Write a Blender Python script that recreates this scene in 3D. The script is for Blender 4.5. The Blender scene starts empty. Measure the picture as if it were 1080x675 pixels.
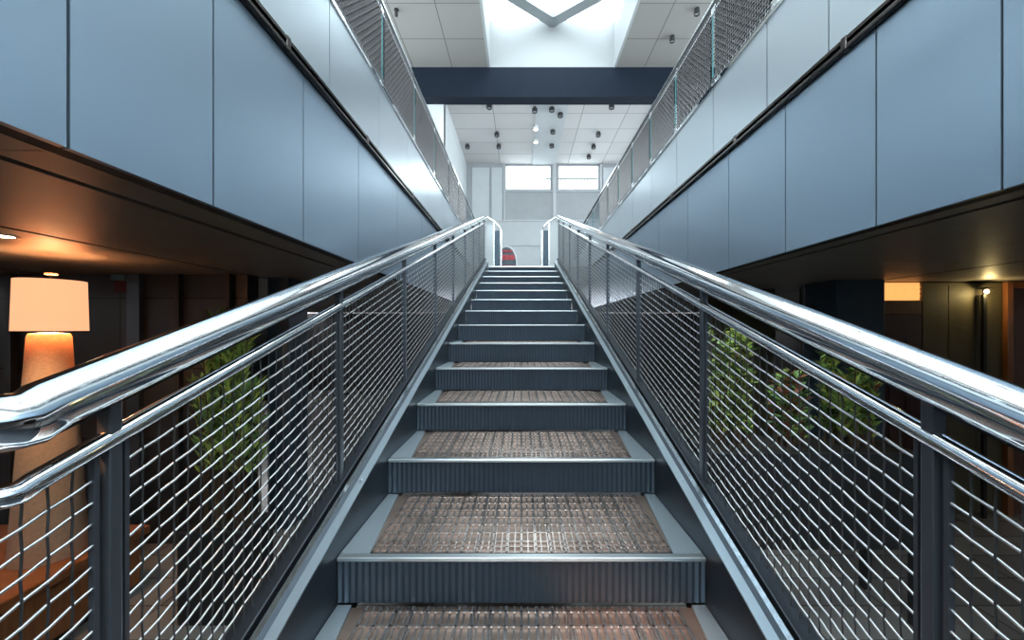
import bpy, bmesh, math, random
from mathutils import Vector, Matrix
random.seed(7)
S = bpy.context.scene
COL = S.collection
PI = math.pi
# ------------------------------------------------------------------ camera
F = 430.0                      # focal length in pixels of the 1080-wide frame
CZ = 1.9                       # eye height above the lower floor
VX, VY = 550.0, 346.5          # principal point in the frame
cam_d = bpy.data.cameras.new('camera'); cam = bpy.data.objects.new('camera', cam_d); COL.objects.link(cam)
cam.location = (0, 0, CZ); cam.rotation_euler = (PI/2, 0, 0)
cam_d.sensor_width = 36; cam_d.lens = F/1080*36
cam_d.shift_x = -(VX-540)/1080; cam_d.shift_y = (VY-337.5)/1080
cam_d.clip_start = 0.02; cam_d.clip_end = 200
S.camera = cam
def at_h(px, py, h):           # ground point of a pixel on a level plane h above the eye
    d = h*F/(VY-py); return ((px-VX)*d/F, d, CZ+h)
def at_d(px, py, d):
    return ((px-VX)*d/F, d, CZ+(VY-py)*d/F)

# ------------------------------------------------------------------ materials
def mat(name, col, rough=0.5, metal=0.0, spec=0.5, noise=0.0, nscale=8.0, bump=0.0, bscale=60.0, stretch=None, emit=None, estr=0.0, rvar=0.0):
    m = bpy.data.materials.new(name); m.use_nodes = True
    nt = m.node_tree; b = nt.nodes['Principled BSDF']
    b.inputs['Base Color'].default_value = (*col, 1)
    b.inputs['Roughness'].default_value = rough; b.inputs['Metallic'].default_value = metal
    b.inputs['Specular IOR Level'].default_value = spec
    if emit:
        b.inputs['Emission Color'].default_value = (*emit, 1); b.inputs['Emission Strength'].default_value = estr
    if noise or bump or rvar:
        tc = nt.nodes.new('ShaderNodeTexCoord'); mp = nt.nodes.new('ShaderNodeMapping')
        nt.links.new(tc.outputs['Object'], mp.inputs['Vector'])
        if stretch: mp.inputs['Scale'].default_value = stretch
    if noise or rvar:
        n = nt.nodes.new('ShaderNodeTexNoise'); n.inputs['Scale'].default_value = nscale; n.inputs['Detail'].default_value = 5
        nt.links.new(mp.outputs[0], n.inputs['Vector'])
    if noise:
        r = nt.nodes.new('ShaderNodeValToRGB')
        r.color_ramp.elements[0].position = .3; r.color_ramp.elements[1].position = .7
        r.color_ramp.elements[0].color = (*[max(0, c*(1-noise)) for c in col], 1)
        r.color_ramp.elements[1].color = (*[min(1, c*(1+noise)) for c in col], 1)
        nt.links.new(n.outputs['Fac'], r.inputs['Fac']); nt.links.new(r.outputs['Color'], b.inputs['Base Color'])
    if rvar:
        mr = nt.nodes.new('ShaderNodeMapRange'); mr.inputs[1].default_value = .3; mr.inputs[2].default_value = .7
        mr.inputs[3].default_value = max(.02, rough-rvar); mr.inputs[4].default_value = rough+rvar
        nt.links.new(n.outputs['Fac'], mr.inputs[0]); nt.links.new(mr.outputs[0], b.inputs['Roughness'])
    if bump:
        n2 = nt.nodes.new('ShaderNodeTexNoise'); n2.inputs['Scale'].default_value = bscale; n2.inputs['Detail'].default_value = 3
        nt.links.new(mp.outputs[0], n2.inputs['Vector'])
        bp = nt.nodes.new('ShaderNodeBump'); bp.inputs['Strength'].default_value = bump; bp.inputs['Distance'].default_value = .02
        nt.links.new(n2.outputs['Fac'], bp.inputs['Height']); nt.links.new(bp.outputs[0], b.inputs['Normal'])
    return m
def grid_mat(name, col, line, px, py, x0, y0, w=.012, rough=.7, ax=('X', 'Y'), noise=.06, metal=0.0, bump=.0):
    """tiles with thin joints, in the object's own coordinates"""
    m = mat(name, col, rough, metal); nt = m.node_tree; b = nt.nodes['Principled BSDF']
    tc = nt.nodes.new('ShaderNodeTexCoord'); sp = nt.nodes.new('ShaderNodeSeparateXYZ'); nt.links.new(tc.outputs['Object'], sp.inputs[0])
    fac = None; ids = []
    for a, p, o in ((ax[0], px, x0), (ax[1], py, y0)):
        s = nt.nodes.new('ShaderNodeMath'); s.operation = 'SUBTRACT'; s.inputs[1].default_value = o; nt.links.new(sp.outputs[a], s.inputs[0])
        d = nt.nodes.new('ShaderNodeMath'); d.operation = 'DIVIDE'; d.inputs[1].default_value = p; nt.links.new(s.outputs[0], d.inputs[0])
        f = nt.nodes.new('ShaderNodeMath'); f.operation = 'FRACT'; nt.links.new(d.outputs[0], f.inputs[0])
        fl = nt.nodes.new('ShaderNodeMath'); fl.operation = 'FLOOR'; nt.links.new(d.outputs[0], fl.inputs[0]); ids.append(fl)
        l = nt.nodes.new('ShaderNodeMath'); l.operation = 'LESS_THAN'; l.inputs[1].default_value = w/p; nt.links.new(f.outputs[0], l.inputs[0])
        if fac is None: fac = l
        else:
            mx = nt.nodes.new('ShaderNodeMath'); mx.operation = 'MAXIMUM'; nt.links.new(fac.outputs[0], mx.inputs[0]); nt.links.new(l.outputs[0], mx.inputs[1]); fac = mx
    cb = nt.nodes.new('ShaderNodeCombineXYZ'); nt.links.new(ids[0].outputs[0], cb.inputs[0]); nt.links.new(ids[1].outputs[0], cb.inputs[1])
    wn = nt.nodes.new('ShaderNodeTexWhiteNoise'); nt.links.new(cb.outputs[0], wn.inputs['Vector'])
    r = nt.nodes.new('ShaderNodeValToRGB')
    r.color_ramp.elements[0].color = (*[c*(1-noise) for c in col], 1); r.color_ramp.elements[1].color = (*[min(1, c*(1+noise)) for c in col], 1)
    nt.links.new(wn.outputs['Value'], r.inputs['Fac'])
    mix = nt.nodes.new('ShaderNodeMix'); mix.data_type = 'RGBA'
    nt.links.new(fac.outputs[0], mix.inputs[0]); nt.links.new(r.outputs['Color'], mix.inputs[6]); mix.inputs[7].default_value = (*line, 1)
    nt.links.new(mix.outputs[2], b.inputs['Base Color'])
    return m
def glass_mat(name, tint=(.9, .97, .98), gloss=.08):
    m = bpy.data.materials.new(name); m.use_nodes = True; nt = m.node_tree
    nt.nodes.remove(nt.nodes['Principled BSDF']); out = nt.nodes['Material Output']
    t = nt.nodes.new('ShaderNodeBsdfTransparent'); t.inputs[0].default_value = (*tint, 1)
    g = nt.nodes.new('ShaderNodeBsdfGlossy'); g.inputs['Roughness'].default_value = .03
    lw = nt.nodes.new('ShaderNodeLayerWeight'); lw.inputs['Blend'].default_value = .5
    pw = nt.nodes.new('ShaderNodeMath'); pw.operation = 'POWER'; pw.inputs[1].default_value = 4.5; nt.links.new(lw.outputs['Facing'], pw.inputs[0])
    ad = nt.nodes.new('ShaderNodeMath'); ad.operation = 'MULTIPLY_ADD'; ad.inputs[1].default_value = .75; ad.inputs[2].default_value = gloss*.5; nt.links.new(pw.outputs[0], ad.inputs[0])
    mx = nt.nodes.new('ShaderNodeMixShader'); nt.links.new(ad.outputs[0], mx.inputs[0]); nt.links.new(t.outputs[0], mx.inputs[1]); nt.links.new(g.outputs[0], mx.inputs[2])
    nt.links.new(mx.outputs[0], out.inputs['Surface'])
    return m
M = {}
M['chrome'] = mat('polished steel', (.82, .83, .85), .07, 1.0)
M['wire'] = mat('wire steel', (.62, .62, .62), .28, 1.0)
M['mesh_dark'] = mat('dark woven mesh', (.17, .162, .165), .24, 1.0)
M['wire_dark'] = mat('dull wire steel', (.15, .15, .155), .4, .9)
M['post'] = mat('dark painted steel', (.13, .145, .17), .36, .7)
M['rail_dark'] = mat('dark steel channel', (.028, .032, .04), .42, .5)
M['stringer'] = mat('blue grey steel stringer', (.05, .062, .08), .36, .55, noise=.12, nscale=5)
M['strip'] = mat('satin grey strip', (.48, .55, .60), .3, .75)
M['edge'] = mat('bright edge trim', (.85, .87, .88), .2, 1.0)
M['riser'] = mat('slate blue riser', (.045, .062, .085), .42, .45, noise=.10, nscale=4)
M['tread'] = mat('brown tread pan', (.20, .145, .12), .4, .6, noise=.25, nscale=6)
M['grating'] = mat('bronze tread grating', (.52, .45, .42), .26, .95, noise=.12, nscale=6)
M['nosing'] = mat('brushed nosing', (.55, .58, .60), .3, .9)
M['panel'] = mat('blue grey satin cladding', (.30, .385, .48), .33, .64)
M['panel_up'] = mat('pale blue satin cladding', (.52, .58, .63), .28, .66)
M['black'] = mat('black reveal', (.012, .012, .013), .6)
M['bronze'] = mat('dark bronze trim', (.085, .072, .07), .22, .9)
M['soffit'] = mat('bronze soffit sheet', (.31, .285, .25), .42, .45, noise=.08, nscale=2.5)
M['soffit_grey'] = mat('dark grey soffit sheet', (.27, .245, .23), .5, .25, noise=.08, nscale=2.5)
M['beam'] = mat('navy steel beam', (.010, .0155, .027), .7, .0, .15, noise=.08, nscale=4)
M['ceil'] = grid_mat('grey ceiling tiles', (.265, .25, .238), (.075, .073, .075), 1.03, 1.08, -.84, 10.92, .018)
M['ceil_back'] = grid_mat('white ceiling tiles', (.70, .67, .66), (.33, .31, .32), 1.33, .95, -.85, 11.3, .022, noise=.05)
M['white'] = mat('white plaster', (.62, .63, .64), .7, noise=.02, nscale=3)
M['well'] = mat('grey white well lining', (.36, .37, .38), .7)
M['lightgrey'] = mat('light grey wall paint', (.62, .64, .66), .6, noise=.03, nscale=3)
M['midgrey'] = mat('grey wall panel', (.43, .44, .46), .55, noise=.05, nscale=3)
M['framegrey'] = mat('grey window frame', (.36, .38, .41), .4, .3)
M['skybar'] = mat('grey skylight bar', (.40, .42, .43), .4, .5)
M['glass'] = glass_mat('clear glass')
M['glass_rail'] = glass_mat('greenish guard glass', (.66, .70, .72), .06)
M['glass_edge'] = mat('green glass edge', (.10, .28, .30), .15, .1)
M['darkwall'] = grid_mat('dark wall cladding', (.045, .042, .043), (.012, .006, .006), 1.15, .62, -2.4, .3, .014, rough=.35, ax=('X', 'Z'), noise=.2)
M['darkpaint'] = mat('charcoal paint', (.04, .038, .04), .5, noise=.15)
M['navy'] = mat('dark navy column paint', (.05, .085, .12), .45, .1, noise=.1)
M['olive'] = mat('olive wall panel', (.10, .085, .048), .6, noise=.15, nscale=3, stretch=(3, 1, .3))
M['wood'] = mat('reddish brown wood', (.12, .05, .028), .45, noise=.3, nscale=7, stretch=(8, 8, .6))
M['orangewood'] = mat('orange wood frame', (.30, .11, .04), .4, noise=.2, nscale=6, stretch=(6, 6, .6))
M['floor'] = grid_mat('grey stone floor tiles', (.25, .235, .225), (.08, .075, .07), .62, .31, 0, 0, .010, rough=.2, noise=.18)
M['deck'] = mat('grey deck floor', (.32, .32, .33), .5, noise=.06)
M['shade'] = mat('lit linen shade', (.75, .45, .28), .8, emit=(1.0, .47, .24), estr=.72, bump=.1, bscale=200)
M['lampbase'] = mat('woven tan lamp body', (.62, .42, .28), .8, noise=.10, nscale=60, bump=.25, bscale=160)
M['bulb'] = mat('warm bulb', (1, .8, .6), .4, emit=(1, .55, .25), estr=14)
M['downlight'] = mat('warm downlight lens', (1, .9, .8), .4, emit=(1, .72, .42), estr=14)
M['litpanel'] = mat('lit amber panel', (.6, .3, .12), .5, emit=(1.0, .42, .12), estr=.75, noise=.1)
M['leaf'] = mat('green leaf', (.24, .36, .08), .45, noise=.5, nscale=5)
M['leaf_y'] = mat('yellow green leaf', (.46, .52, .11), .45, noise=.4, nscale=6)
M['leaf_d'] = mat('deep green leaf', (.13, .24, .07), .45, noise=.5, nscale=6)
M['leaf_r'] = mat('rusty dry leaf', (.33, .11, .06), .6, noise=.4, nscale=20)
M['stem'] = mat('brown stem', (.09, .055, .03), .8)
M['planter'] = mat('charcoal planter', (.016, .016, .018), .6, noise=.15)
M['soil'] = mat('dark soil', (.02, .014, .01), .95, bump=.5, bscale=50)
M['bag_grey'] = mat('grey bag cloth', (.10, .115, .14), .75, noise=.3, nscale=25)
M['bag_red'] = mat('red bag cloth', (.45, .06, .07), .7, noise=.3, nscale=25)
M['bag_white'] = mat('white piping', (.8, .8, .8), .5)
M['sign_red'] = mat('dark red sign face', (.10, .012, .02), .5)
M['sign_blue'] = mat('pale blue sign edge', (.10, .22, .28), .4)
M['fence'] = mat('grey outdoor fence', (.07, .075, .075), .6)
M['paving'] = mat('pale outdoor paving', (.5, .5, .5), .9)

# ------------------------------------------------------------------ mesh helpers
def nbm(): return bmesh.new()
def box(bm, x0, x1, y0, y1, z0, z1):
    v = [bm.verts.new((x, y, z)) for x in (x0, x1) for y in (y0, y1) for z in (z0, z1)]
    for f in ((0, 1, 3, 2), (4, 6, 7, 5), (0, 4, 5, 1), (2, 3, 7, 6), (0, 2, 6, 4), (1, 5, 7, 3)):
        bm.faces.new([v[i] for i in f])
    return v
def prism(bm, pts, a, b):      # polygon pts extruded between two offsets: pts are 3D at start, vector added
    v0 = [bm.verts.new(Vector(p)+Vector(a)) for p in pts]; v1 = [bm.verts.new(Vector(p)+Vector(b)) for p in pts]
    n = len(pts)
    bm.faces.new(v0); bm.faces.new(v1[::-1])
    for i in range(n): bm.faces.new((v0[i], v0[(i+1) % n], v1[(i+1) % n], v1[i])[::-1])
def sweep(bm, pts, r, n=12, cap=True, sx=1.0):
    pts = [Vector(p) for p in pts]; rings = []
    for i, p in enumerate(pts):
        if i == 0: t = (pts[1]-p).normalized(); sc = 1
        elif i == len(pts)-1: t = (p-pts[i-1]).normalized(); sc = 1
        else:
            a = (p-pts[i-1]).normalized(); b = (pts[i+1]-p).normalized(); t = (a+b).normalized(); sc = 1/max(.5, math.cos(a.angle(b)/2) if a.length and b.length else 1)
        up = Vector((0, 0, 1)) if abs(t.z) < .95 else Vector((1, 0, 0))
        u = t.cross(up).normalized(); w = u.cross(t).normalized()
        rr = r[i] if isinstance(r, (list, tuple)) else r
        rings.append([bm.verts.new(p+u*math.cos(2*PI*k/n)*rr*sx+w*math.sin(2*PI*k/n)*rr) for k in range(n)])
    for a, b in zip(rings, rings[1:]):
        for k in range(n): bm.faces.new((a[k], a[(k+1) % n], b[(k+1) % n], b[k]))
    if cap:
        bm.faces.new(rings[0][::-1]); bm.faces.new(rings[-1])
def lathe(bm, prof, n=32, c=(0, 0, 0), cap0=True, cap1=True):
    rings = [[bm.verts.new((c[0]+r*math.cos(2*PI*k/n), c[1]+r*math.sin(2*PI*k/n), c[2]+z)) for k in range(n)] for r, z in prof]
    for a, b in zip(rings, rings[1:]):
        for k in range(n): bm.faces.new((a[k], a[(k+1) % n], b[(k+1) % n], b[k]))
    if cap0: bm.faces.new(rings[0][::-1])
    if cap1: bm.faces.new(rings[-1])
def obj(name, bm, m, parent=None, smooth=None, bevel=0):
    bmesh.ops.recalc_face_normals(bm, faces=bm.faces)
    me = bpy.data.meshes.new(name); bm.to_mesh(me); bm.free()
    for mm in (m if isinstance(m, list) else [m]): me.materials.append(mm)
    o = bpy.data.objects.new(name, me); COL.objects.link(o)
    if parent: o.parent = parent; o.matrix_parent_inverse = Matrix.Translation(-parent.location) if parent.type == 'EMPTY' and not parent.parent else Matrix()
    if smooth:
        for p in me.polygons: p.use_smooth = True
        if smooth != True:
            me.set_sharp_from_angle(angle=math.radians(smooth))
    if bevel:
        md = o.modifiers.new('bevel', 'BEVEL'); md.width = bevel; md.segments = 2; md.limit_method = 'ANGLE'
    return o
# every mesh is written in world coordinates; a thing's Empty stands at its base, so children undo that offset
def thing(name, label, cat, loc=(0, 0, 0), group=None):
    o = bpy.data.objects.new(name, None); COL.objects.link(o); o.location = loc; o.empty_display_size = .1
    o['label'] = label; o['category'] = cat
    if group: o['group'] = group
    return o
def tag(o, label, cat, group=None):
    o['label'] = label; o['category'] = cat
    if group: o['group'] = group
    return o
def struct(name, bm, m, parent=None, **k):
    o = obj(name, bm, m, parent, **k)
    if not parent: o['kind'] = 'structure'
    return o
def bx(name, m, *a, parent=None, bevel=0):
    bm = nbm(); box(bm, *a); return struct(name, bm, m, parent, bevel=bevel)

# ------------------------------------------------------------------ measures
T, R = .60, .185               # tread going and rise
D0, H0 = 1.563, -.88           # first nosing in view
def nz(d): return CZ + H0 + (d-D0)*R/T     # nosing line
XL, XR = -1.2, 1.65            # faces of the two balconies
SOF = CZ+.48; TRIM = CZ+1.43; PAR = CZ+2.07; GR = CZ+2.80
UP = CZ+H0+12*R                # upper floor
DT = D0+12*T                   # top of the flight
CEILF, CEILB = CZ+7.0, CZ+6.47
BEAM0, BEAM1 = 10.92, 11.3
BACK = 16.0

# ------------------------------------------------------------------ shell
bx('floor', M['floor'], -7, 9, -3.2, 13, -.12, 0)
# upper floor behind the top of the flight and balcony decks
bm = nbm()
box(bm, XL-.06, XR+.06, DT+.02, BACK, UP-.28, UP)
struct('floor_upper', bm, M['deck'])
bm = nbm(); box(bm, -6.6, XL-.07, -3.2, BACK, SOF+.08, UP); bl = struct('balcony_floor', bm, M['deck'])
bm = nbm(); box(bm, XR+.07, 8.6, -3.2, BACK, SOF+.08, UP); br = struct('balcony_floor', bm, M['deck'])
def soffit(parent, xs, m, y1):
    for a, b in zip(xs, xs[1:]):
        lo, hi = sorted((a, b)); ys = [-3.2, -.6, 1.1, 2.9, 4.4, 6.2, 8.2, y1]
        for p, q in zip(ys, ys[1:]):
            bm = nbm(); box(bm, lo+.02, hi-.02, p+.002, q-.002, SOF, SOF+.06); obj('soffit_panel', bm, m, parent)
    lo, hi = min(xs), max(xs)
    bm = nbm(); box(bm, lo+.05, hi-.05, -3.2, y1, SOF+.055, SOF+.09); obj('soffit_backing', bm, M['black'], parent)
soffit(bl, [XL-.06, -1.46, -2.45, -4.2, -6.5], M['soffit'], 12.5)
soffit(br, [XR+.06, 1.84, 3.58, 5.6, 8.5], M['soffit_grey'], 12.5)
# cladding walls of the balconies
def fascia(name, x, sgn, low, up):
    x0, x1 = sorted((x+sgn*.02, x+sgn*.07))
    w = bx(name, M['black'], x0, x1, -3.2, BACK, SOF, PAR-.02)
    p0, p1 = sorted((x, x+sgn*.021))
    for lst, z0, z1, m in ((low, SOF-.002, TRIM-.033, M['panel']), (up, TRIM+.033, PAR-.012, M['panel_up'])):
        for a, b in zip(lst, lst[1:]):
            bm = nbm(); box(bm, p0, p1, a+.0045, b-.0045, z0, z1); obj('cladding_panel', bm, m, w)
    # trim: two thin ledges with a channel between, jointed
    js = [-3.2, -1.1, .5, 2.05, 3.1, 4.4, 6, 8, 10.5, 13, BACK]
    for a, b in zip(js, js[1:]):
        bm = nbm()
        for z, t, out in ((TRIM-.030, .018, .032), (TRIM-.010, .018, .014), (TRIM+.010, .020, .032)):
            q0, q1 = sorted((x-sgn*out, x+sgn*.02)); box(bm, q0, q1, a+.003, b-.003, z, z+t)
        obj('trim_rail', bm, M['bronze'], w, bevel=.002)
    for b in js[1:-1]:
        bm = nbm(); q0, q1 = sorted((x-sgn*.034, x)); box(bm, q0, q1, b-.018, b+.018, TRIM-.035, TRIM+.036); obj('joint_clip', bm, M['bronze'], w, bevel=.004)
    q0, q1 = sorted((x-sgn*.012, x+sgn*.085))
    bm = nbm(); box(bm, q0, q1, -3.2, BACK, PAR-.012, PAR+.012); obj('coping', bm, M['chrome'], w, bevel=.003)
    return w
fascia('wall_left', XL, -1, [-3.2, -2.4, -1.8, -1.2, -.6, 0, .55, 1.08, 1.588, 2.243, 3.0, 3.94, 4.9, 5.9, 6.9, 7.9, 8.9, 9.9, 11, 12.2, 13.5, BACK],
       [-3.2, -2.3, -1.5, -.7, .1, .9, 1.7, 2.55, 3.44, 4.3, 5.16, 6.2, 7.2, 8.2, 9.2, 10.2, 11.4, 12.6, 14, BACK])
fascia('wall_right', XR, 1, [-3.2, -2.3, -1.6, -.9, -.3, .3, .85, 1.4, 1.897, 2.55, 3.25, 4.05, 4.9, 5.8, 6.7, 7.6, 8.6, 9.7, 11, 12.3, 14, BACK],
       [-3.2, -2.2, -1.3, -.5, .3, 1.0, 1.62, 2.19, 2.74, 3.51, 4.33, 5.18, 6.05, 6.95, 7.9, 8.9, 10, 11.2, 12.5, 14, BACK])

# upper hall walls
for k, (a, b) in enumerate(((-6.9, -6.6), (8.6, 8.9))):
    bx('wall_side_upper', M['lightgrey'], a, b, -3.2, 11.3, UP, UP+.9)
    bx('wall_side_upper', M['lightgrey'], a, b, -3.2, 11.3, CEILF-.7, CEILF+.3)
    bm = nbm(); m = (a+b)/2
    for y in (-3.1, -.5, 2.1, 4.7, 7.3, 9.9, 11.2): box(bm, m-.06, m+.06, y-.05, y+.05, UP+.9, CEILF-.7)
    for z in (UP+.95, CEILF-.75): box(bm, m-.05, m+.05, -3.1, 11.2, z-.05, z+.05)
    o = struct('window_%d' % (7+k), bm, M['framegrey'])  # unseen side windows, added so sky light reaches the ceiling
    bm = nbm(); box(bm, m-.006, m+.006, -3.1, 11.2, UP+.95, CEILF-.75); obj('pane', bm, M['glass'], o)
bx('wall_side_rear', M['lightgrey'], -2.35, -2.15, BEAM1, BACK, UP, CEILB)
# right rear glazed side wall
wr = bx('wall_side_glazed', M['framegrey'], 3.95, 4.1, BEAM1, BACK, UP, UP+1.2)
bm = nbm()
for y in (11.4, 12.1, 12.8, 13.5, 14.2, 14.9, 15.6): box(bm, 3.95, 4.06, y-.05, y+.05, UP+1.2, CEILB)
box(bm, 3.95, 4.06, BEAM1, BACK, CEILB-.12, CEILB)
w = struct('window_4', bm, M['navy'])
bm = nbm(); box(bm, 4.0, 4.012, BEAM1, BACK, UP+1.2, CEILB-.1); obj('pane', bm, M['glass_rail'], w)
bx('wall_return', M['lightgrey'], -6.9, -2.15, BEAM1-.02, BEAM1+.2, UP, CEILF)
bx('wall_return', M['lightgrey'], 3.95, 8.9, BEAM1-.02, BEAM1+.2, UP, CEILF)

# ceilings with the skylight well
SX0, SX1, SY0, SY1, SKZ = -.84, 2.48, 8.3, BEAM0, CZ+8.16
VX0, VX1, VY0, VY1 = -2.9, 4.4, -2.6, 7.7          # wider unseen skylight, added for whiter light and rail reflections
bm = nbm()
e = .06
box(bm, -6.9, VX0-e, -3.2, BEAM0, CEILF, CEILF+.08); box(bm, VX1+e, 8.9, -3.2, BEAM0, CEILF, CEILF+.08)
box(bm, VX0-e, VX1+e, -3.2, VY0-e, CEILF, CEILF+.08); box(bm, VX0-e, VX1+e, VY1+e, SY0-e, CEILF, CEILF+.08)
box(bm, VX0-e, SX0-e, SY0-e, BEAM0, CEILF, CEILF+.08); box(bm, SX1+e, VX1+e, SY0-e, BEAM0, CEILF, CEILF+.08)
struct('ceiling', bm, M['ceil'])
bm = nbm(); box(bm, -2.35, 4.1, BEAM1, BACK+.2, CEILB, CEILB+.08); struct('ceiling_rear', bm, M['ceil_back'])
for a, b, c, d in ((SX0, SX1, SY0, SY1), (VX0, VX1, VY0, VY1)):
    bm = nbm()
    box(bm, a-e, a, c, d, CEILF-.005, SKZ+.1); box(bm, b, b+e, c, d, CEILF-.005, SKZ+.1)
    box(bm, a-e, b+e, d, d+e, CEILF+.002, SKZ+.1); box(bm, a-e, b+e, c-e, c, CEILF-.005, SKZ+.1)
    struct('skylight_well', bm, M['well'])
bx('ceiling_beam', M['beam'], -6.6, 8.6, BEAM0, BEAM1, CZ+6.2, CEILF)
# skylight lattices of bars meeting in points, with glass above
def bar(bm, p, q, w=.15, h=.24):
    p, q = Vector(p), Vector(q); t = (q-p).normalized(); u = Vector((-t.y, t.x, 0))*w
    prism(bm, [p+u, p-u, p-u+Vector((0, 0, h)), p+u+Vector((0, 0, h))], (0, 0, 0), q-p)
def skylight(name, a, b, c, d, n):
    bm = nbm(); half = (b-a)/2/n; y = d-.17; k = 0; z = SKZ-.10
    while y > c+.2:
        y2 = max(y-half*.78, c); f = (y-y2)/(half*.78)
        for i in range(n):
            m = a+half*(2*i+1)
            lathe(bm, [(.155, -.004), (.155, .235)], 20, (m if k % 2 == 0 else m-half+.16, y, z))
            if k % 2 == 0:
                bar(bm, (m, y, z), (m-half*f, y2, z)); bar(bm, (m, y, z), (m+half*f, y2, z))
            else:
                bar(bm, (m-half, y, z), (m-half+half*f, y2, z)); bar(bm, (m+half, y, z), (m+half-half*f, y2, z))
        y = y2; k += 1
    o = struct(name, bm, M['skybar'])
    bm = nbm(); box(bm, a-.05, b+.05, c-.05, d+.05, SKZ+.15, SKZ+.162); obj('pane', bm, M['glass'], o)
skylight('window_3', SX0, SX1, SY0, SY1, 1)
skylight('window_6', VX0, VX1, VY0, VY1, 2)  # out of view, added to brighten the hall and whiten the handrails

# back wall with clerestory windows
bx0 = lambda px: (px-VX)*BACK/F
zz = lambda py: CZ+(VY-py)*BACK/F
wb = nbm()
Y0, Y1 = BACK, BACK+.18
xa, xb, xc, xd, xe, xf = -2.35, bx0(532), bx0(582), bx0(587.5), bx0(633), 4.1
zt, zw, zm = CEILB, zz(201), zz(232)
box(wb, xa, xb, Y0, Y1, zm, zt); box(wb, xe, xf, Y0, Y1, zm, zt); box(wb, xb, xe, Y0, Y1, zm, zw)
box(wb, xc, xd, Y0, Y1, zw, zt); 
wback = struct('wall_back', wb, M['midgrey'])
bx('wall_back_lower', M['lightgrey'], xa, xf, Y0-.02, Y1, UP, zm)
# pale side panels and slim trims on the back wall
for p0, p1 in ((498, 516), (518.5, 530), (636, 652)):
    bm = nbm(); box(bm, bx0(p0), bx0(p1), Y0-.04, Y0-.003, zm-.3, zz(177)); obj('wall_panel', bm, M['lightgrey'], wback, bevel=.006)
def win(name, a, b):
    bm = nbm(); t = .07
    box(bm, a, b, Y0+.03, Y0+.12, zw, zw+t); box(bm, a, b, Y0+.03, Y0+.12, zt-t, zt)
    box(bm, a, a+t, Y0+.03, Y0+.12, zw+t, zt-t); box(bm, b-t, b, Y0+.03, Y0+.12, zw+t, zt-t)
    w = struct(name, bm, M['framegrey'])
    bm = nbm(); box(bm, a+t, b-t, Y0+.07, Y0+.08, zw+t, zt-t); obj('pane', bm, M['glass'], w)
    bm = nbm(); box(bm, a-.02, b+.02, Y0-.07, Y0+.03, zw-.05, zw-.005); obj('window_sill', bm, M['lightgrey'], w)
win('window_1', xb, xc); win('window_2', xd, xe)
bm = nbm(); box(bm, bx0(583.2), bx0(586.4), Y0-.05, Y0-.003, zm, zt-.02); box(bm, bx0(531), bx0(532.5), Y0-.05, Y0-.003, zm, zt-.02); box(bm, bx0(633), bx0(634.5), Y0-.05, Y0-.003, zm, zt-.02)
struct('trim_1', bm, M['white'])
bm = nbm(); box(bm, -2.3, 4.0, Y0-.05, Y0-.024, zm-1.02, zm-.98); box(bm, -2.3, 4.0, Y0-.07, Y0-.024, zm-.06, zm-.01); struct('trim_2', bm, M['white'])
# fence seen outside through the right window
fx0, fx1, fy = 1.2, 4.2, 18.6
fr = thing('outdoor_fence', 'grey picket fence outside, seen through the right clerestory window', 'fence', (2.6, fy, 0))
zf1 = CZ+(VY-189)*fy/F; zf0 = zf1-1.4
bm = nbm()
for k in range(26): x = fx0+k*(fx1-fx0)/25; box(bm, x-.02, x+.02, fy-.02, fy+.02, zf0, zf1)
obj('pickets', bm, M['fence'], fr)
bm = nbm(); box(bm, fx0-.1, fx1+.1, fy-.04, fy+.04, zf1-.02, zf1+.06); obj('top_rail', bm, M['fence'], fr)
bx('ground_outdoor', M['paving'], -6, 9, 16.4, 26, zf0-.3, zf0)

# lower level walls
bx('wall_lower', M['darkwall'], -6.9, -2.42, 3.6, 3.75, 0, SOF-.002)
bx('wall_lower_end', M['darkpaint'], -7, 9, 12.6, 12.8, 0, SOF)
bx('wall_lower_side', M['darkpaint'], -7, -6.85, -3.2, 12.6, 0, SOF)
bx('wall_lower_side', M['darkpaint'], 8.85, 9, -3.2, 12.6, 0, SOF)
wn = bx('wall_near', M['lightgrey'], -7, 9, -3.4, -3.2, 0, CZ+1.0)
bx('wall_near_upper', M['lightgrey'], -7, 9, -3.4, -3.2, CEILF-.9, CEILF+.3)
bx('wall_near_side', M['lightgrey'], -7, -3.2, -3.4, -3.2, CZ+1.0, CEILF-.9)
bx('wall_near_side', M['lightgrey'], 4.2, 9, -3.4, -3.2, CZ+1.0, CEILF-.9)
bm = nbm()
for x in (-3.15, -1.3, .5, 2.3, 4.12): box(bm, x-.05, x+.05, -3.36, -3.24, CZ+1.0, CEILF-.9)
for z in (CZ+1.05, CZ+3.5, CEILF-.95): box(bm, -3.1, 4.1, -3.35, -3.25, z-.05, z+.05)
w5 = struct('window_5', bm, M['framegrey'])  # unseen window behind the camera, added as front fill
bm = nbm(); box(bm, -3.1, 4.1, -3.305, -3.295, CZ+1.0, CEILF-.9); obj('pane', bm, M['glass'], w5)
# vertical posts on the dark wall, left
for i, (px, wd) in enumerate(((8, .05), (140, .11), (186, .04), (240, .03))):
    X = (px-VX)*3.55/F
    bx('trim_%d' % (3+i), M['post'] if wd > .1 else M['darkpaint'], X-wd/2, X+wd/2, 3.55, 3.599, 0, SOF-.004)
# columns
bx('column', M['navy'], 3.07, 3.54, 3.97, 4.42, 0, SOF-.001, bevel=.008)
bx('column', M['navy'], -2.40, -2.2, 3.85, 4.2, 0, SOF-.001, bevel=.008)
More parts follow.
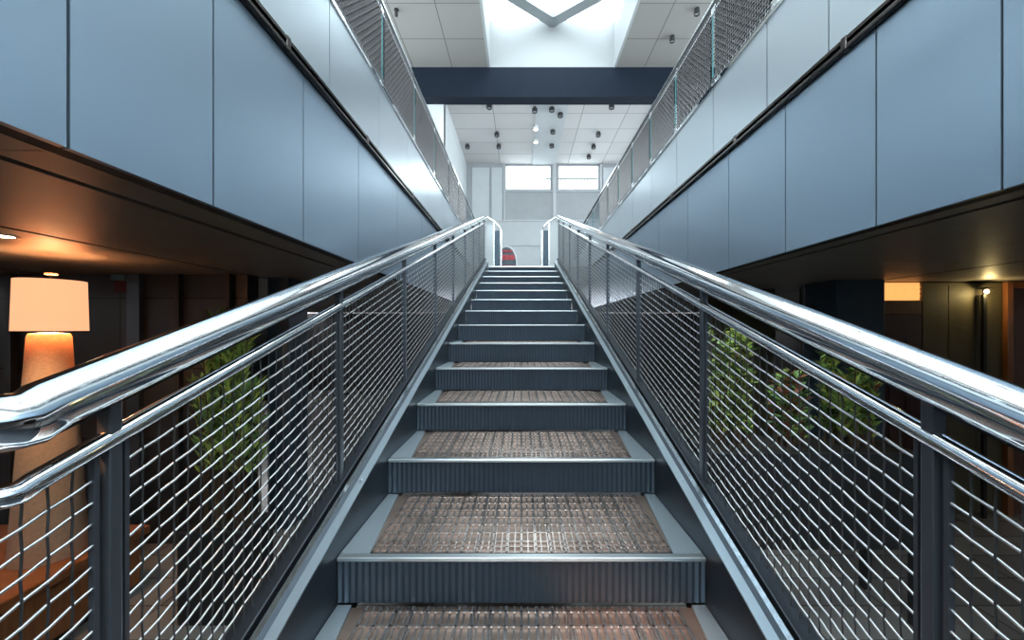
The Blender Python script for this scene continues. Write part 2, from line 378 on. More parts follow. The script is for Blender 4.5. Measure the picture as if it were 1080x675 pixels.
# right room wall at d=5 with lit transom, door, olive panels and a framed opening
Q = 4.15
X5 = lambda px: (px-VX)*Q/F
Z5 = lambda py: CZ+(VY-py)*Q/F
w = bx('wall_lower_right', M['darkpaint'], 3.545, 8.8, Q+.06, Q+.2, 0, SOF-.002)
for a, b in ((973, 1000), (1000.4, 1029), (1029.4, 1057)):
    bm = nbm(); box(bm, X5(a), X5(b), Q, Q+.058, .02, SOF-.01); obj('wall_panel', bm, M['olive'], w, bevel=.004)
bm = nbm()
box(bm, X5(1058), X5(1064), Q-.04, Q+.058, 0, SOF-.01); box(bm, X5(1120), X5(1126), Q-.04, Q+.058, 0, SOF-.01); box(bm, X5(1064), X5(1120), Q-.03, Q+.058, SOF-.07, SOF-.01)
d2 = struct('door_2', bm, M['orangewood'])
bm = nbm(); box(bm, X5(1064), X5(1120), Q+.01, Q+.056, .01, SOF-.07)
for z in (.25, 1.0, 1.75): box(bm, X5(1068), X5(1116), Q, Q+.02, z, z+.55)
obj('door_leaf', bm, M['wood'], d2)
bm = nbm(); box(bm, X5(933), X5(972), Q, Q+.056, 0, Z5(332)); 
for z in (.2, 1.05): box(bm, X5(937), X5(952), Q-.01, Q+.01, z, z+.75); box(bm, X5(955), X5(968), Q-.01, Q+.01, z, z+.75)
d1 = struct('door_1', bm, mat('dark red door', (.045, .014, .012), .4, noise=.2))
bm = nbm(); box(bm, X5(933), X5(972), Q, Q+.056, Z5(331.5), Z5(317)); obj('transom_rail', bm, M['wood'], d1)
bm = nbm()
za, zb = Z5(316.5), SOF-.012
box(bm, X5(933), X5(972), Q+.02, Q+.056, za, zb)
for k in (1, 2, 3): box(bm, X5(933), X5(972), Q+.012, Q+.022, za+(zb-za)*k/4-.006, za+(zb-za)*k/4+.006)
obj('lit_transom', bm, M['litpanel'], d1)
# pale slim edge left of the right column and dim room bits behind
bx('wall_lower_niche', M['olive'], 2.2, 3.05, 4.9, 5.0, 0, SOF-.002)
bm = nbm(); box(bm, 3.04, 3.062, 4.42, 4.46, 0, SOF-.01); struct('trim_8', bm, M['edge'])

# ------------------------------------------------------------------ staircase
st = thing('staircase', 'straight steel staircase rising between mesh railings', 'staircase', (0, .9, 0))
WT = .70
for s in (-1, 1):
    # stringer: channel profile swept along the slope
    bm = nbm()
    da, db = .40, DT+.02
    def P(x, off, d): return (s*x, d, nz(d)+off)
    prof = [(.712, .095), (.775, .095), (.775, .075), (.730, .075), (.730, -.36), (.775, -.36), (.775, -.38), (.712, -.38)]
    va = [bm.verts.new(P(x, o, da)) for x, o in prof]; vb = [bm.verts.new(P(x, o, db)) for x, o in prof]
    for i in range(8): bm.faces.new((va[i], va[(i+1) % 8], vb[(i+1) % 8], vb[i]))
    bm.faces.new(va); bm.faces.new(vb[::-1])
    so = obj('stringer', bm, M['stringer'], st)
    bm = nbm()
    def strip(x0, x1, o0, o1):
        pts = [P(x0, o0, da), P(x1, o0, da), P(x1, o1, da), P(x0, o1, da)]
        prism(bm, pts, (0, 0, 0), (0, db-da, (db-da)*R/T))
    strip(.708, .744, .0955, .103)
    for k in range(9): 
        d = .9+k*.95; lathe(bm, [(.009, 0), (.008, .003), (.005, .006)], 10, (s*.726, d, nz(d)+.103))
    obj('cap_strip', bm, M['strip'], so)
    bm = nbm(); strip(.759, .778, .0955, .114); obj('edge_strip', bm, M['edge'], so)
def tread_parts():
    pass
def riser_mesh(bm, d, z0, z1):
    n = 110; xs = [-.709+1.418*k/n for k in range(n+1)]
    prev = None
    for k, x in enumerate(xs):
        yy = d+(.004 if k % 2 else .0)
        a = bm.verts.new((x, yy, z0)); b = bm.verts.new((x, yy, z1)); c = bm.verts.new((x, d+.02, z1)); e = bm.verts.new((x, d+.02, z0))
        if prev:
            p = prev
            for q in ((0, 1), (1, 2), (2, 3), (3, 0)): bm.faces.new((p[q[0]], p[q[1]], (a, b, c, e)[q[1]], (a, b, c, e)[q[0]]))
        prev = (a, b, c, e)
for i in range(-1, 13):
    d = D0+i*T; z = CZ+H0+i*R
    bm = nbm(); riser_mesh(bm, d+.012, z-R+.004, z-.015); obj('riser', bm, M['riser'], st)
    if i == 12:
        bm = nbm(); box(bm, -.709, .709, d, d+.05, z-.022, z+.001); obj('nosing', bm, M['nosing'], st, bevel=.003)
        break
    bm = nbm(); box(bm, -.709, .709, d+.03, d+T+.010, z-.03, z-.012); tr = obj('tread', bm, M['tread'], st)
    bm = nbm(); box(bm, -.709, .709, d, d+.034, z-.015, z); obj('nosing', bm, M['nosing'], tr, bevel=.003)
    for s in (-1, 1):
        bm = nbm(); prism(bm, [(s*.595, d+.034, z-.012), (s*.709, d+.034, z-.012), (s*.709, d+T+.008, z-.012), (s*.655, d+T+.008, z-.012)], (0, 0, 0), (0, 0, .012)); obj('side_plate', bm, M['strip'], tr)
    # grating: fine bearing bars front to back, cross rods, frame
    bm = nbm(); n = 44
    for k in range(n+1):
        x = -.59+1.18*k/n; box(bm, x-.0032, x+.0032, d+.04, d+T+.006, z-.012, z-.0035)
    ys = [d+.045, d+.085, d+.125, d+.20, d+.275, d+.35, d+.425, d+.50, d+.575]
    for yq in ys: box(bm, -.594, .594, yq-.004, yq+.004, z-.012, z-.001)
    for k in range(0, 21):
        x = -.59+1.18*k/20; box(bm, x-.0045, x+.0045, d+.04, d+T+.004, z-.011, z-.001)
    obj('grating', bm, M['grating'], tr)
bx('landing', M['rail_dark'], -1.35, 1.35, -2.4, D0-T-.0, .3, CZ+H0-2*R)
bm = nbm(); box(bm, -1.3, 1.3, -2.3, .9, 0, .3); struct('landing_base', bm, M['darkpaint'])

# ------------------------------------------------------------------ stair railings
RX = .82
HS = .312
def hand(d): return CZ-.146+(d-.668)*HS
def mid(d): return hand(d)-.118
def low(d): return nz(d)+.135
PD = [.812+1.02*k for k in range(8)]+[8.95]
def wire_panel(bm, x, d0, d1, zl, zh, cell=.04, r=.0030, amp=.0013, rv=.0021):
    nvt = max(2, round((d1-d0)/cell)); nh = max(2, round((zh((d0+d1)/2)-zl((d0+d1)/2))/cell))
    def pt(u, v, off): d = d0+(d1-d0)*u; a, b = zl(d), zh(d); return Vector((x+off, d, a+(b-a)*v))
    def tube(ps, r, mi=0):
        rings = []
        for i, p in enumerate(ps):
            t = (ps[min(i+1, len(ps)-1)]-ps[max(i-1, 0)]).normalized(); u = Vector((1, 0, 0)); w = t.cross(u).normalized()
            rings.append([bm.verts.new(p+u*(r*a)+w*(r*b)) for a, b in ((1, 0), (.5, .87), (-.5, .87), (-1, 0), (-.5, -.87), (.5, -.87))])
        for a, b in zip(rings, rings[1:]):
            for k in range(6): f = bm.faces.new((a[k], a[(k+1) % 6], b[(k+1) % 6], b[k])); f.smooth = True; f.material_index = mi
    for j in range(1, nh):
        tube([pt(i/nvt, j/nh, amp*(1 if (i+j) % 2 else -1)) for i in range(0, nvt+1)], r)
    for i in range(1, nvt):
        tube([pt(i/nvt, j/nh, -amp*(1 if (i+j) % 2 else -1)) for j in range(0, nh+1)], rv, 1)
def stair_rail(s, label, dk):
    t = thing('stair_railing', label, 'railing', (s*RX, .66, 0))
    x = s*RX
    # handrail turns outward at its lower end
    de = 9.25
    def bent(zf, r, nm, m, rad=.045, seg=12):
        pts = [(x+s*.50, dk, zf(dk)), (x+s*rad*1.6, dk, zf(dk))]
        for k in range(1, 6):
            a = k/6*PI/2; pts.append((x+s*rad*(1-math.sin(a)), dk+rad*(1-math.cos(a)), zf(dk)+ (k/6)**2*.004))
        pts += [(x, dk+rad*1.3, zf(dk+rad*1.3))]
        for k in range(1, 13): d = dk+rad*1.3+(de-dk-rad*1.3)*k/12; pts.append((x, d, zf(d)))
        bm = nbm(); sweep(bm, pts, r, seg); return obj(nm, bm, m, t, smooth=50)
    hr = bent(hand, .047, 'handrail', M['chrome'], seg=28)
    bm = nbm()   # dark cover strip running under the handrail
    prism(bm, [(x-.012, dk+.06, hand(dk+.06)-.052), (x+.012, dk+.06, hand(dk+.06)-.052), (x+.012, dk+.06, hand(dk+.06)-.034), (x-.012, dk+.06, hand(dk+.06)-.034)], (0, 0, 0), (0, de-dk-.06, (de-dk-.06)*HS))
    obj('handrail_bracket_bar', bm, M['rail_dark'], hr)
    bent(mid, .019, 'mid_rail', M['chrome'], rad=.03, seg=16)
    # bottom channel
    bm = nbm(); d0, d1 = .46, 9.1
    prism(bm, [(x-.030, d0, nz(d0)+.03), (x+.030, d0, nz(d0)+.03), (x+.030, d0, nz(d0)+.125), (x-.030, d0, nz(d0)+.125)], (0, 0, 0), (0, d1-d0, (d1-d0)*R/T))
    obj('bottom_channel', bm, M['rail_dark'], t, bevel=.004)
    bm = nbm()
    prism(bm, [(x-.05, d0, nz(d0)-.22), (x+.012, d0, nz(d0)-.22), (x+.012, d0, nz(d0)+.03), (x-.05, d0, nz(d0)+.03)], (0, 0, 0), (0, d1-d0, (d1-d0)*R/T))
    obj('side_plate', bm, M['rail_dark'], t)
    for d in PD:
        bm = nbm(); 
        if d < 9: box(bm, x-.014, x+.014, d-.013, d+.013, nz(d)+.10, hand(d)-.042)
        p = obj('post', bm, M['post'], t, bevel=.003)
    for a, b in zip([.592 if s < 0 else .55]+PD, PD):
        a2, b2 = (a+.030 if a > .7 else a), b-.030
        bm = nbm(); wire_panel(bm, x, a2, b2, low, lambda d: mid(d)-.022)
        mp = obj('mesh_panel', bm, [M['wire'], M['wire_dark']], t)
        bm = nbm()
        bm.free()
        for d in ((a2, b2) if a > .7 else (b2,)):
            bm = nbm(); box(bm, x-.006, x+.006, d-.005, d+.005, low(d)-.01, mid(d)-.015); obj('panel_frame', bm, M['post'], mp)
    # posts at the lower end
    ds = .592 if s < 0 else .55; zl = CZ+H0-2*R
    for px_, py_, zt_ in ((x, ds-.014, mid(dk)-.03), (x+s*.485, dk, hand(dk)-.042)):
        bm = nbm(); box(bm, px_-.014, px_+.014, py_-.013, py_+.013, zl, zt_); obj('post', bm, M['post'], t, bevel=.003)
    return t
stair_rail(-1, 'mesh railing along the left edge of the stairs, its handrail bending outward by the lamp', .645)
stair_rail(1, 'mesh railing along the right edge of the stairs, shrubs growing behind it', .56)

# barriers at the head of the flight
def barrier(s, label):
    x0, x1 = s*.80, s*.47; d = 9.32
    t = thing('landing_gate', label, 'gate', (s*.63, d, UP))
    bm = nbm(); sweep(bm, [(s*.82, d, UP+1.22), (s*.62, d, UP+1.10), (s*.50, d, UP+.98), (s*.47, d, UP+.90), (s*.47, d, UP)], .026, 12); obj('frame_tube', bm, M['edge'], t, smooth=40)
    bm = nbm(); box(bm, *sorted((s*.50, s*.62)), d-.012, d+.012, UP+.06, UP+.90); obj('dark_panel', bm, M['navy'], t, bevel=.004)
    bm = nbm(); box(bm, *sorted((s*.64, s*.79)), d-.010, d+.010, UP+.06, UP+1.02); obj('pale_panel', bm, M['lightgrey'], t, bevel=.004)
    bm = nbm(); sweep(bm, [(s*.63, d, UP+1.09), (s*.63, d, UP)], .018, 10); obj('upright', bm, M['edge'], t, smooth=40)
    bm = nbm(); lathe(bm, [(.06, 0), (.06, .02), (.035, .05)], 16, (s*.47, d, UP+.001)); obj('foot', bm, M['bag_white'], t)
barrier(-1, 'narrow dark gate panel with white tube frame at stair head, beside the red bag')
barrier(1, 'narrow dark gate panel with white tube frame at stair head, on the right')

# bag at the head of the flight
bxp, byp = (533.5-VX)*9.6/F, 9.75
bag = thing('duffel_bag', 'grey rounded bag with red bands sitting at the top of the stairs', 'bag', (bxp, byp, UP))
def dome(bm, x0, x1, zr, y0, y1, z0, f=1.0, n=14):
    pts = []
    for k in range(n+1):
        a = PI*k/n; pts.append((bxp+(x0+x1)/2-math.cos(a)*(x1-x0)/2*f, 0, z0+(math.sin(a)**.7)*zr*f))
    prism(bm, [(p[0], y0, p[2]) for p in pts], (0, 0, 0), (0, y1-y0, 0))
bm = nbm(); dome(bm, -.22, .24, .48, byp-.12, byp+.12, UP+.1); obj('body', bm, M['bag_grey'], bag, bevel=.03)
for zo, wd, hh in ((.13, .43, .025), (.28, .40, .12), (.46, .30, .05)):
    bm = nbm(); box(bm, bxp+.01-wd/2, bxp+.01+wd/2, byp-.127, byp-.10, UP+zo, UP+zo+hh); obj('band', bm, M['bag_red'], bag, bevel=.01)
bm = nbm(); pts = [(bxp+.01-math.cos(PI*k/14)*.25, byp-.125, UP+.10+math.sin(PI*k/14)**.7*.50) for k in range(5, 15)]+[(bxp+.265, byp-.125, UP+.012)]; sweep(bm, pts, .014, 8); obj('piping', bm, M['bag_white'], bag, smooth=True)
bm = nbm(); box(bm, bxp-.22, bxp+.22, byp-.11, byp+.11, UP, UP+.11); obj('base', bm, M['black'], bag, bevel=.02)

# ------------------------------------------------------------------ balcony guard rails
def balcony_rail(x, s, posts, label):
    t = thing('balcony_railing', label, 'railing', (x+s*.03, posts[0], PAR+.012)); xc_ = x+s*.035
    ya, yb = posts[0]-.05, posts[-1]+.05
    bm = nbm(); sweep(bm, [(xc_, ya, GR), (xc_, yb, GR)], .042, 16); tr = obj('top_rail', bm, M['rail_dark'], t, smooth=50)
    for o in (-.044, .044):
        bm = nbm(); box(bm, xc_+o-.003, xc_+o+.003, ya, yb, GR-.006, GR+.010); obj('rail_edge', bm, M['edge'], tr)
    bm = nbm(); sweep(bm, [(xc_-s*.03, ya, GR-.085), (xc_-s*.03, yb, GR-.085)], .016, 12); obj('lower_rail', bm, M['chrome'], t, smooth=50)
    for y in posts:
        bm = nbm(); box(bm, xc_-.014, xc_+.014, y-.016, y+.016, PAR+.012, GR-.02); p = obj('post', bm, M['strip'], t, bevel=.003)
        for z in (PAR+.06, GR-.07):
            bm = nbm(); box(bm, xc_-s*.02-.022, xc_-s*.02+.022, y-.04, y+.04, z-.03, z+.03); obj('clamp', bm, M['edge'], p, bevel=.006)
    for a, b in zip(posts, posts[1:]):
        g0, g1 = a+.03, b-.03; xg = xc_-s*.03
        bm = nbm(); box(bm, xg-.004, xg+.004, g0, g1, PAR+.04, GR-.105); gp = obj('glass_panel', bm, M['glass_rail'], t)
        for e in (g0-.006, g1):
            bm = nbm(); box(bm, xg-.005, xg+.005, e, e+.006, PAR+.04, GR-.105); obj('glass_edge', bm, M['glass_edge'], gp)
        if b > 1 and a < 8:
            bm = nbm(); wire_panel(bm, xg-s*.012, g0, g1, lambda d: PAR+.03, lambda d: GR-.05, cell=.03, r=.0062, amp=.003, rv=.0055); obj('mesh_panel', bm, [M['mesh_dark'], M['mesh_dark']], t)
balcony_rail(XL, -1, [3.5+1.05*k for k in range(-4, 9)], 'glass and mesh guard rail topping the left blue balcony')
balcony_rail(XR, 1, [3.5+.85*k for k in range(-4, 12)], 'glass and mesh guard rail topping the right blue balcony')

# ------------------------------------------------------------------ lamp and bench
ly = 2.6; lx = (54-VX)*ly/F
bn = thing('low_bench', 'low orange-brown wooden platform under the glowing lamp', 'bench', (lx-.4, ly, 0))
bm = nbm(); box(bm, lx-1.6, lx+.27, ly-.75, ly+.40, .40, .46); obj('bench_top', bm, M['orangewood'], bn, bevel=.008)
bm = nbm(); box(bm, lx-1.55, lx+.23, ly-.70, ly+.36, .06, .40); obj('bench_body', bm, M['orangewood'], bn, bevel=.006)
bm = nbm(); box(bm, lx-1.5, lx+.18, ly-.65, ly+.30, 0, .06); obj('plinth', bm, M['darkpaint'], bn)
lp = thing('floor_lamp', 'glowing drum-shade lamp with tapered woven body on the low platform', 'lamp', (lx, ly, .46))
zsh0, zsh1 = CZ+(VY-350)*ly/F, CZ+(VY-296)*ly/F
bm = nbm(); lathe(bm, [(.175, .462-0), (.178, .47), (.098, zsh0-.03), (.09, zsh0-.012), (.03, zsh0-.005)], 40, (lx-.01, ly, 0)); obj('lamp_body', bm, M['lampbase'], lp, smooth=40)
bm = nbm(); lathe(bm, [(.168, zsh0), (.160, zsh1), (.156, zsh1), (.164, zsh0)], 48, (lx, ly, 0), False, False)
v = bm.verts[:]; 
o = obj('lamp_shade', bm, M['shade'], lp, smooth=40)
bm = nbm(); lathe(bm, [(.1695, zsh0-.003), (.1695, zsh0+.006), (.163, zsh0+.006), (.163, zsh0-.003)], 48, (lx, ly, 0), False, False); obj('shade_rim', bm, M['bronze'], o, smooth=30)
bm = nbm(); 
for k in range(3):
    a = k*2*PI/3+.5; sweep(bm, [(lx, ly, zsh1-.02), (lx+.158*math.cos(a), ly+.158*math.sin(a), zsh1-.012)], .003, 6)
sweep(bm, [(lx, ly, zsh0-.006), (lx, ly, zsh1+.035)], .006, 8); obj('harp', bm, M['bronze'], lp)
bm = nbm(); lathe(bm, [(.004, 0), (.03, .002), (.03, .012), (.004, .014)], 16, (lx, ly, zsh1+.035)); obj('finial', bm, M['bag_white'], lp, smooth=40)
bm = nbm(); bmesh.ops.create_uvsphere(bm, u_segments=16, v_segments=10, radius=.035, matrix=Matrix.Translation((lx, ly, (zsh0+zsh1)/2-.03))); obj('bulb', bm, M['bulb'], lp, smooth=True)
# small sign on the dark wall
X36 = lambda px: (px-VX)*3.55/F
Z36 = lambda py: CZ+(VY-py)*3.55/F
sg = thing('wall_sign', 'small dark red sign with pale blue top on the dark wall', 'sign', ((X36(126)), 3.58, Z36(306)))
bm = nbm(); box(bm, X36(120), X36(132.5), 3.55, 3.598, Z36(308), Z36(296)); obj('sign_face', bm, M['sign_red'], sg, bevel=.003)
bm = nbm(); box(bm, X36(119), X36(133.5), 3.53, 3.598, Z36(295.5), Z36(289.5)); obj('sign_hood', bm, M['sign_blue'], sg, bevel=.003)

# soffit downlights, wall sconce
def downlight(x, y, label, z=SOF):
    t = thing('downlight', label, 'ceiling light', (x, y, z), 'downlights under the balcony')
    bm = nbm(); lathe(bm, [(.062, 0), (.062, -.006), (.045, -.006), (.045, 0)], 28, (x, y, z), False, False); obj('trim_ring', bm, M['edge'], t, smooth=40)
    bm = nbm(); lathe(bm, [(.044, -.001), (.044, -.004)], 28, (x, y, z)); obj('lens', bm, M['downlight'], t)
downlight((2-VX)*2.1/F, 2.1, 'small round downlight in the bronze soffit, in front of the lamp')
ax_, ay_ = X5(1030), Q-.1
sc = thing('wall_sconce', 'small glowing brass wall light on a slim dark pole against olive panels', 'wall light', (ax_, ay_, 0))
zc = Z5(308)
bm = nbm(); box(bm, ax_-.018, ax_+.018, ay_+.02, ay_+.05, 0, zc-.03); obj('pole', bm, M['black'], sc, bevel=.003)
bm = nbm(); lathe(bm, [(.05, .024), (.052, .03), (.02, .04)], 20, (ax_, ay_+.02, zc)); box(bm, ax_-.006, ax_+.006, ay_+.03, ay_+.042, zc-.03, zc+.026); obj('cap', bm, M['bronze'], sc, smooth=40)
bm = nbm(); bmesh.ops.create_uvsphere(bm, u_segments=14, v_segments=8, radius=.019, matrix=Matrix.Translation((ax_, ay_+.01, zc-.003))); obj('bulb', bm, M['downlight'], sc, smooth=True)

# ------------------------------------------------------------------ spotlights on the upper ceilings
def spot(x, y, z, lit, label, drop=.16, r=.085):
    t = thing('ceiling_spotlight', label, 'spotlight', (x, y, z), 'spotlights on the upper ceiling')
    bm = nbm(); sweep(bm, [(x, y, z), (x, y, z-drop)], .014, 8); lathe(bm, [(.05, -.02), (.05, 0)], 16, (x, y, z)); obj('stem', bm, M['black'], t)
    bm = nbm(); lathe(bm, [(.5*r, -drop+.02), (r, -drop-.02), (r, -drop-.12), (r*.86, -drop-.12), (r*.8, -drop-.08)], 20, (x, y, z)); obj('can', bm, M['darkpaint'] if not lit else M['bag_white'], t, smooth=40)
    bm = nbm(); lathe(bm, [(r*.8, -drop-.085), (r*.8, -drop-.095)], 20, (x, y, z)); obj('lens', bm, M['downlight'] if lit else M['midgrey'], t)
spots = [(516, 112, 0, 'black ceiling spotlight just behind the beam, left one of two'), (645, 112, 0, 'black ceiling spotlight just behind the beam, right one of two'),
 (564, 116, 0, 'black ceiling spotlight behind the beam at left of the central strip'), (582, 115, 0, 'black ceiling spotlight behind the beam on the central strip'),
 (591, 121, 0, 'black ceiling spotlight right of the central strip, nearest beam'), (524, 142, 0, 'black ceiling spotlight on left tiles, nearer of the pair'),
 (526, 155, 0, 'black ceiling spotlight on left tiles, farther of the pair'), (493, 155, 0, 'black ceiling spotlight farthest left, by the side wall'),
 (631, 142, 0, 'black ceiling spotlight on right tiles, nearest of three'), (626, 155, 0, 'black ceiling spotlight on right tiles, middle of three'),
 (621, 166, 0, 'dark ceiling spotlight on right tiles, farthest of three, above the fence window'), (583, 139, 0, 'dark unlit spotlight on the central strip, right of the lit pair'),
 (582, 154, 0, 'dark unlit spotlight far along the central strip'), (565, 135, 1, 'lit warm spotlight on the central strip, nearer of the glowing pair'), (565, 149, 1, 'lit warm spotlight on the central strip, farther of the glowing pair')]
for px, py, lit, lab in spots:
    x, y, z = at_h(px, py-3, CEILB-CZ); spot(x, y, z-.0, lit, lab, drop=.03, r=.08)
for px, py, lab in ((709, 42, 'black ceiling spotlight before the beam, above right guard rail, farther one'), (735, 13, 'black ceiling spotlight before the beam, above right guard rail, nearer one'), (418, 14, 'tiny black ceiling spotlight above the left guard rail')):
    x, y, z = at_h(px, py-4, CEILF-CZ); spot(x, y, z, 0, lab, drop=.02, r=.06 if px > 500 else .035)
# slightly lower central strip on the rear ceiling
bx('trim_7', M['white'], (566-VX)*11.5/F+.0, 1.35, BEAM1+.02, BACK, CEILB-.035, CEILB-.001)

# ------------------------------------------------------------------ plants
def leaf(bm, p, dirv, L, W, roll, mi=0):
    dirv = dirv.normalized(); side = dirv.cross(Vector((0, 0, 1)))
    if side.length < .1: side = Vector((1, 0, 0))
    side.normalize(); side = Matrix.Rotation(roll, 3, dirv) @ side; up = side.cross(dirv)
    a = bm.verts.new(p); m1 = p+dirv*L*.5-up*L*.02; b = bm.verts.new(m1+side*W/2+up*W*.15); c = bm.verts.new(m1-side*W/2+up*W*.15); mm = bm.verts.new(m1); e = bm.verts.new(p+dirv*L-up*L*.12)
    for f in ((a, mm, b), (a, c, mm), (b, mm, e), (mm, c, e)): bm.faces.new(f).material_index = mi
def plant(name, label, cx_, cy_, zb, hw, hd, h, nst, nlf, L, W, mats, upright, pot, group=None, tint=(.6, .3, .1), rnd=1):
    random.seed(rnd)
    t = thing(name, label, 'plant', (cx_, cy_, zb), group)
    fb = nbm(); sb = nbm()
    for k in range(nst):
        bxx, byy = cx_+random.uniform(-1, 1)*hw*.8, cy_+random.uniform(-1, 1)*hd*.8
        hh = h*random.uniform(.62, 1.0); lean = Vector((random.uniform(-1, 1)*hw*.5, random.uniform(-1, 1)*hd*.5, hh))
        p0 = Vector((bxx, byy, zb)); ps = [p0+lean*q+Vector((math.sin(q*5+k)*.01, 0, 0)) for q in (0, .33, .66, 1)]
        sweep(sb, ps, [.006, .005, .004, .002], 5)
        for j in range(nlf):
            q = random.uniform(.32 if h > 1.2 else .12, 1); p = p0+lean*q
            a = random.uniform(0, 2*PI); dv = Vector((math.cos(a), math.sin(a), random.uniform(.0, 1)+upright))
            u = random.random(); mi = 0 if u < tint[0] else 1 if u < tint[0]+tint[1] else 2 if u < 1-tint[2]*.2 else min(3, len(mats)-1)
            if p.z < zb+.12: dv.z = abs(dv.z)+.5
            leaf(fb, p, dv, L*random.uniform(.6, 1.2), W*random.uniform(.7, 1.2), random.uniform(-.9, .9), mi)
    obj('stems', sb, M['stem'], t); obj('foliage', fb, [M[m] for m in mats], t)
    return t
# left: upright plant in a tall pot
pl = plant('potted_shrub', 'upright green plant in a tall charcoal pot behind the left railing', -1.98, 2.75, .60, .20, .14, 1.42, 34, 60, .11, .028, ['leaf', 'leaf_y', 'leaf_d'], 1.1, True, tint=(.45, .35, .2), rnd=3)
pp = obj('pot', (lambda b: (box(b, -2.2, -1.76, 2.6, 2.9, 0, .60), b)[1])(nbm()), M['planter'], pl, bevel=.012)
bm = nbm(); box(bm, -2.17, -1.79, 2.63, 2.87, .598, .608); obj('soil', bm, M['soil'], pl)
# right: trough with three shrubs
pt_ = thing('planter_trough', 'long charcoal planter trough behind the right railing', 'planter', (1.85, 2.8, 0))
bm = nbm(); box(bm, 1.2, 2.55, 2.58, 2.62, .5, 1.105); box(bm, 1.2, 2.55, 2.98, 3.02, .5, 1.105); box(bm, 1.2, 1.24, 2.62, 2.98, .5, 1.105); box(bm, 2.51, 2.55, 2.62, 2.98, .5, 1.105); box(bm, 1.24, 2.51, 2.62, 2.98, .5, .54); obj('box', bm, M['planter'], pt_)
bm = nbm(); box(bm, 1.24, 2.51, 2.62, 2.98, .9, 1.10); obj('soil', bm, M['soil'], pt_)
plant('shrub', 'yellow-green bushy shrub at the stair end of the trough', 1.44, 2.8, 1.10, .15, .10, .80, 26, 40, .075, .04, ['leaf', 'leaf_y', 'leaf_d', 'leaf_r'], .25, False, 'shrubs in the trough', (.4, .4, .1), 5)
plant('shrub', 'low dark shrub with rusty leaves in the middle of the trough', 1.85, 2.8, 1.10, .10, .10, .52, 18, 36, .07, .04, ['leaf_d', 'leaf', 'leaf_r', 'leaf_r'], .2, False, 'shrubs in the trough', (.45, .25, .3), 6)
plant('shrub', 'green upright shrub at the outer end of the trough', 2.25, 2.8, 1.10, .15, .10, .66, 26, 44, .085, .03, ['leaf', 'leaf_y', 'leaf_d', 'leaf_r'], .7, False, 'shrubs in the trough', (.5, .3, .12), 9)

for x in (1.23, 2.52):
    for y in (2.61, 2.99):
        bm = nbm(); box(bm, x-.025, x+.025, y-.025, y+.025, 0, .5); obj('leg', bm, M['planter'], pt_)
# ------------------------------------------------------------------ light
W = bpy.data.worlds.new('sky'); S.world = W; W.use_nodes = True
nt = W.node_tree; bg = nt.nodes['Background']
tc = nt.nodes.new('ShaderNodeTexCoord'); sp = nt.nodes.new('ShaderNodeSeparateXYZ'); nt.links.new(tc.outputs['Generated'], sp.inputs[0])
rp = nt.nodes.new('ShaderNodeValToRGB'); nt.links.new(sp.outputs['Z'], rp.inputs['Fac'])
rp.color_ramp.elements[0].position = 0.0; rp.color_ramp.elements[0].color = (.95, .955, .97, 1)
rp.color_ramp.elements[1].position = 1.0; rp.color_ramp.elements[1].color = (.93, .96, 1.0, 1)
nt.links.new(rp.outputs['Color'], bg.inputs['Color']); bg.inputs['Strength'].default_value = 6.0
def light(name, kind, loc, e, col, rot=(0, 0, 0), **k):
    l = bpy.data.lights.new(name, kind); l.energy = e; l.color = col
    for a, v in k.items(): setattr(l, a, v)
    o = bpy.data.objects.new(name, l); COL.objects.link(o); o.location = loc; o.rotation_euler = rot; return o
def portal(loc, rot, sx, sy):
    o = light('sky_portal', 'AREA', loc, 0, (1, 1, 1), rot, shape='RECTANGLE', size=sx, size_y=sy); o.data.cycles.is_portal = True
portal(((SX0+SX1)/2, (SY0+SY1)/2, SKZ+.2), (0, 0, 0), SX1-SX0, SY1-SY0)
portal(((VX0+VX1)/2, (VY0+VY1)/2, SKZ+.2), (0, 0, 0), VX1-VX0, VY1-VY0)
portal(((xb+xe)/2, BACK+.14, (zw+zt)/2), (-PI/2, 0, 0), xe-xb, zt-zw)
portal((.5, -3.31, (CZ+1+CEILF-.9)/2), (PI/2, 0, 0), 7.2, CEILF-.9-CZ-1)
for xp, ry in ((-6.8, PI/2), (8.8, -PI/2)):
    portal((xp, 4.0, (UP+CEILF)/2+.1), (0, -ry, 0), CEILF-UP-1.7, 14.3)
WARM = (1, .55, .25)
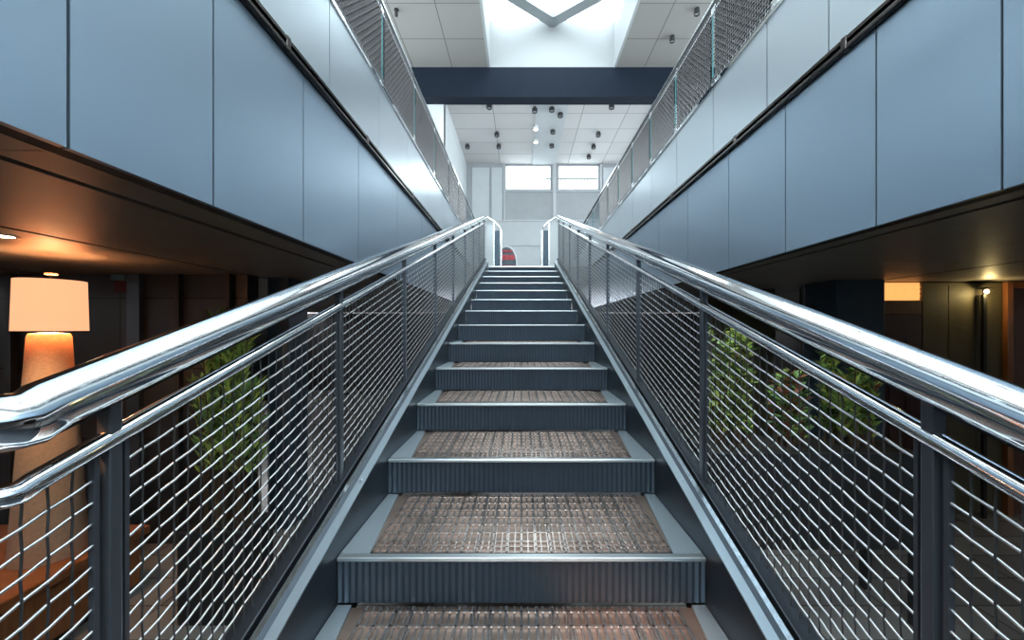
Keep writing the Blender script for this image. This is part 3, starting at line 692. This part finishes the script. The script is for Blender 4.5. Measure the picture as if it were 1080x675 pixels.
light('lamp_light', 'POINT', (lx, ly, zsh1-.06), 3.5, WARM, shadow_soft_size=.05)
light('lamp_light_down', 'POINT', (lx, ly, zsh0+.03), 14, WARM, shadow_soft_size=.05)
dl = light('downlight_light', 'SPOT', ((2-VX)*2.1/F, 2.1, SOF-.02), 42, (1, .60, .33), spot_size=.85, spot_blend=.8, shadow_soft_size=.04)
dl.rotation_euler = (Vector((lx+.1, ly-.1, .95))-dl.location).to_track_quat('-Z', 'Y').to_euler()
sx_, sy_, sz_ = -1.33, .25, SOF
t = bpy.data.objects.new('added_wash_lamp', None); COL.objects.link(t); t.location = (sx_, sy_, sz_); t['kind'] = 'structure'  # unseen fixture, added to carry a warm spot for the bottom tread
bm = nbm(); lathe(bm, [(.04, -.012), (.04, 0)], 20, (sx_, sy_, sz_)); obj('mount', bm, M['black'], t, smooth=40)
bm = nbm(); sweep(bm, [(sx_, sy_, sz_-.01), (sx_+.03, sy_+.02, sz_-.05), (sx_+.09, sy_+.06, sz_-.12)], [.012, .035, .04], 16); obj('can', bm, M['black'], t, smooth=40)
_p = Vector((sx_+.10, sy_+.068, sz_-.133)); _q = Vector((.05, 1.2, CZ+H0-R)) - _p
wl = light('added_wash_lamp_light', 'SPOT', _p, 300, (1, .42, .17), spot_size=.42, spot_blend=.7, shadow_soft_size=.03)  # added spot that puts the orange light on the bottom tread
wl.rotation_euler = _q.to_track_quat('-Z', 'Y').to_euler()
light('sconce_light', 'POINT', (ax_, ay_-.018, zc-.02), 2.2, (1, .75, .30), shadow_soft_size=.02)

# ------------------------------------------------------------------ render settings
vs = S.view_settings; vs.view_transform = 'Standard'; vs.look = 'None'; vs.gamma = 1; vs.use_curve_mapping = False
vs.exposure = 0.65
cy = S.cycles
cy.use_denoising = True
cy.max_bounces = 10; cy.diffuse_bounces = 4; cy.glossy_bounces = 5; cy.transmission_bounces = 6; cy.transparent_max_bounces = 16
cy.sample_clamp_indirect = 6; cy.caustics_reflective = False; cy.caustics_refractive = False
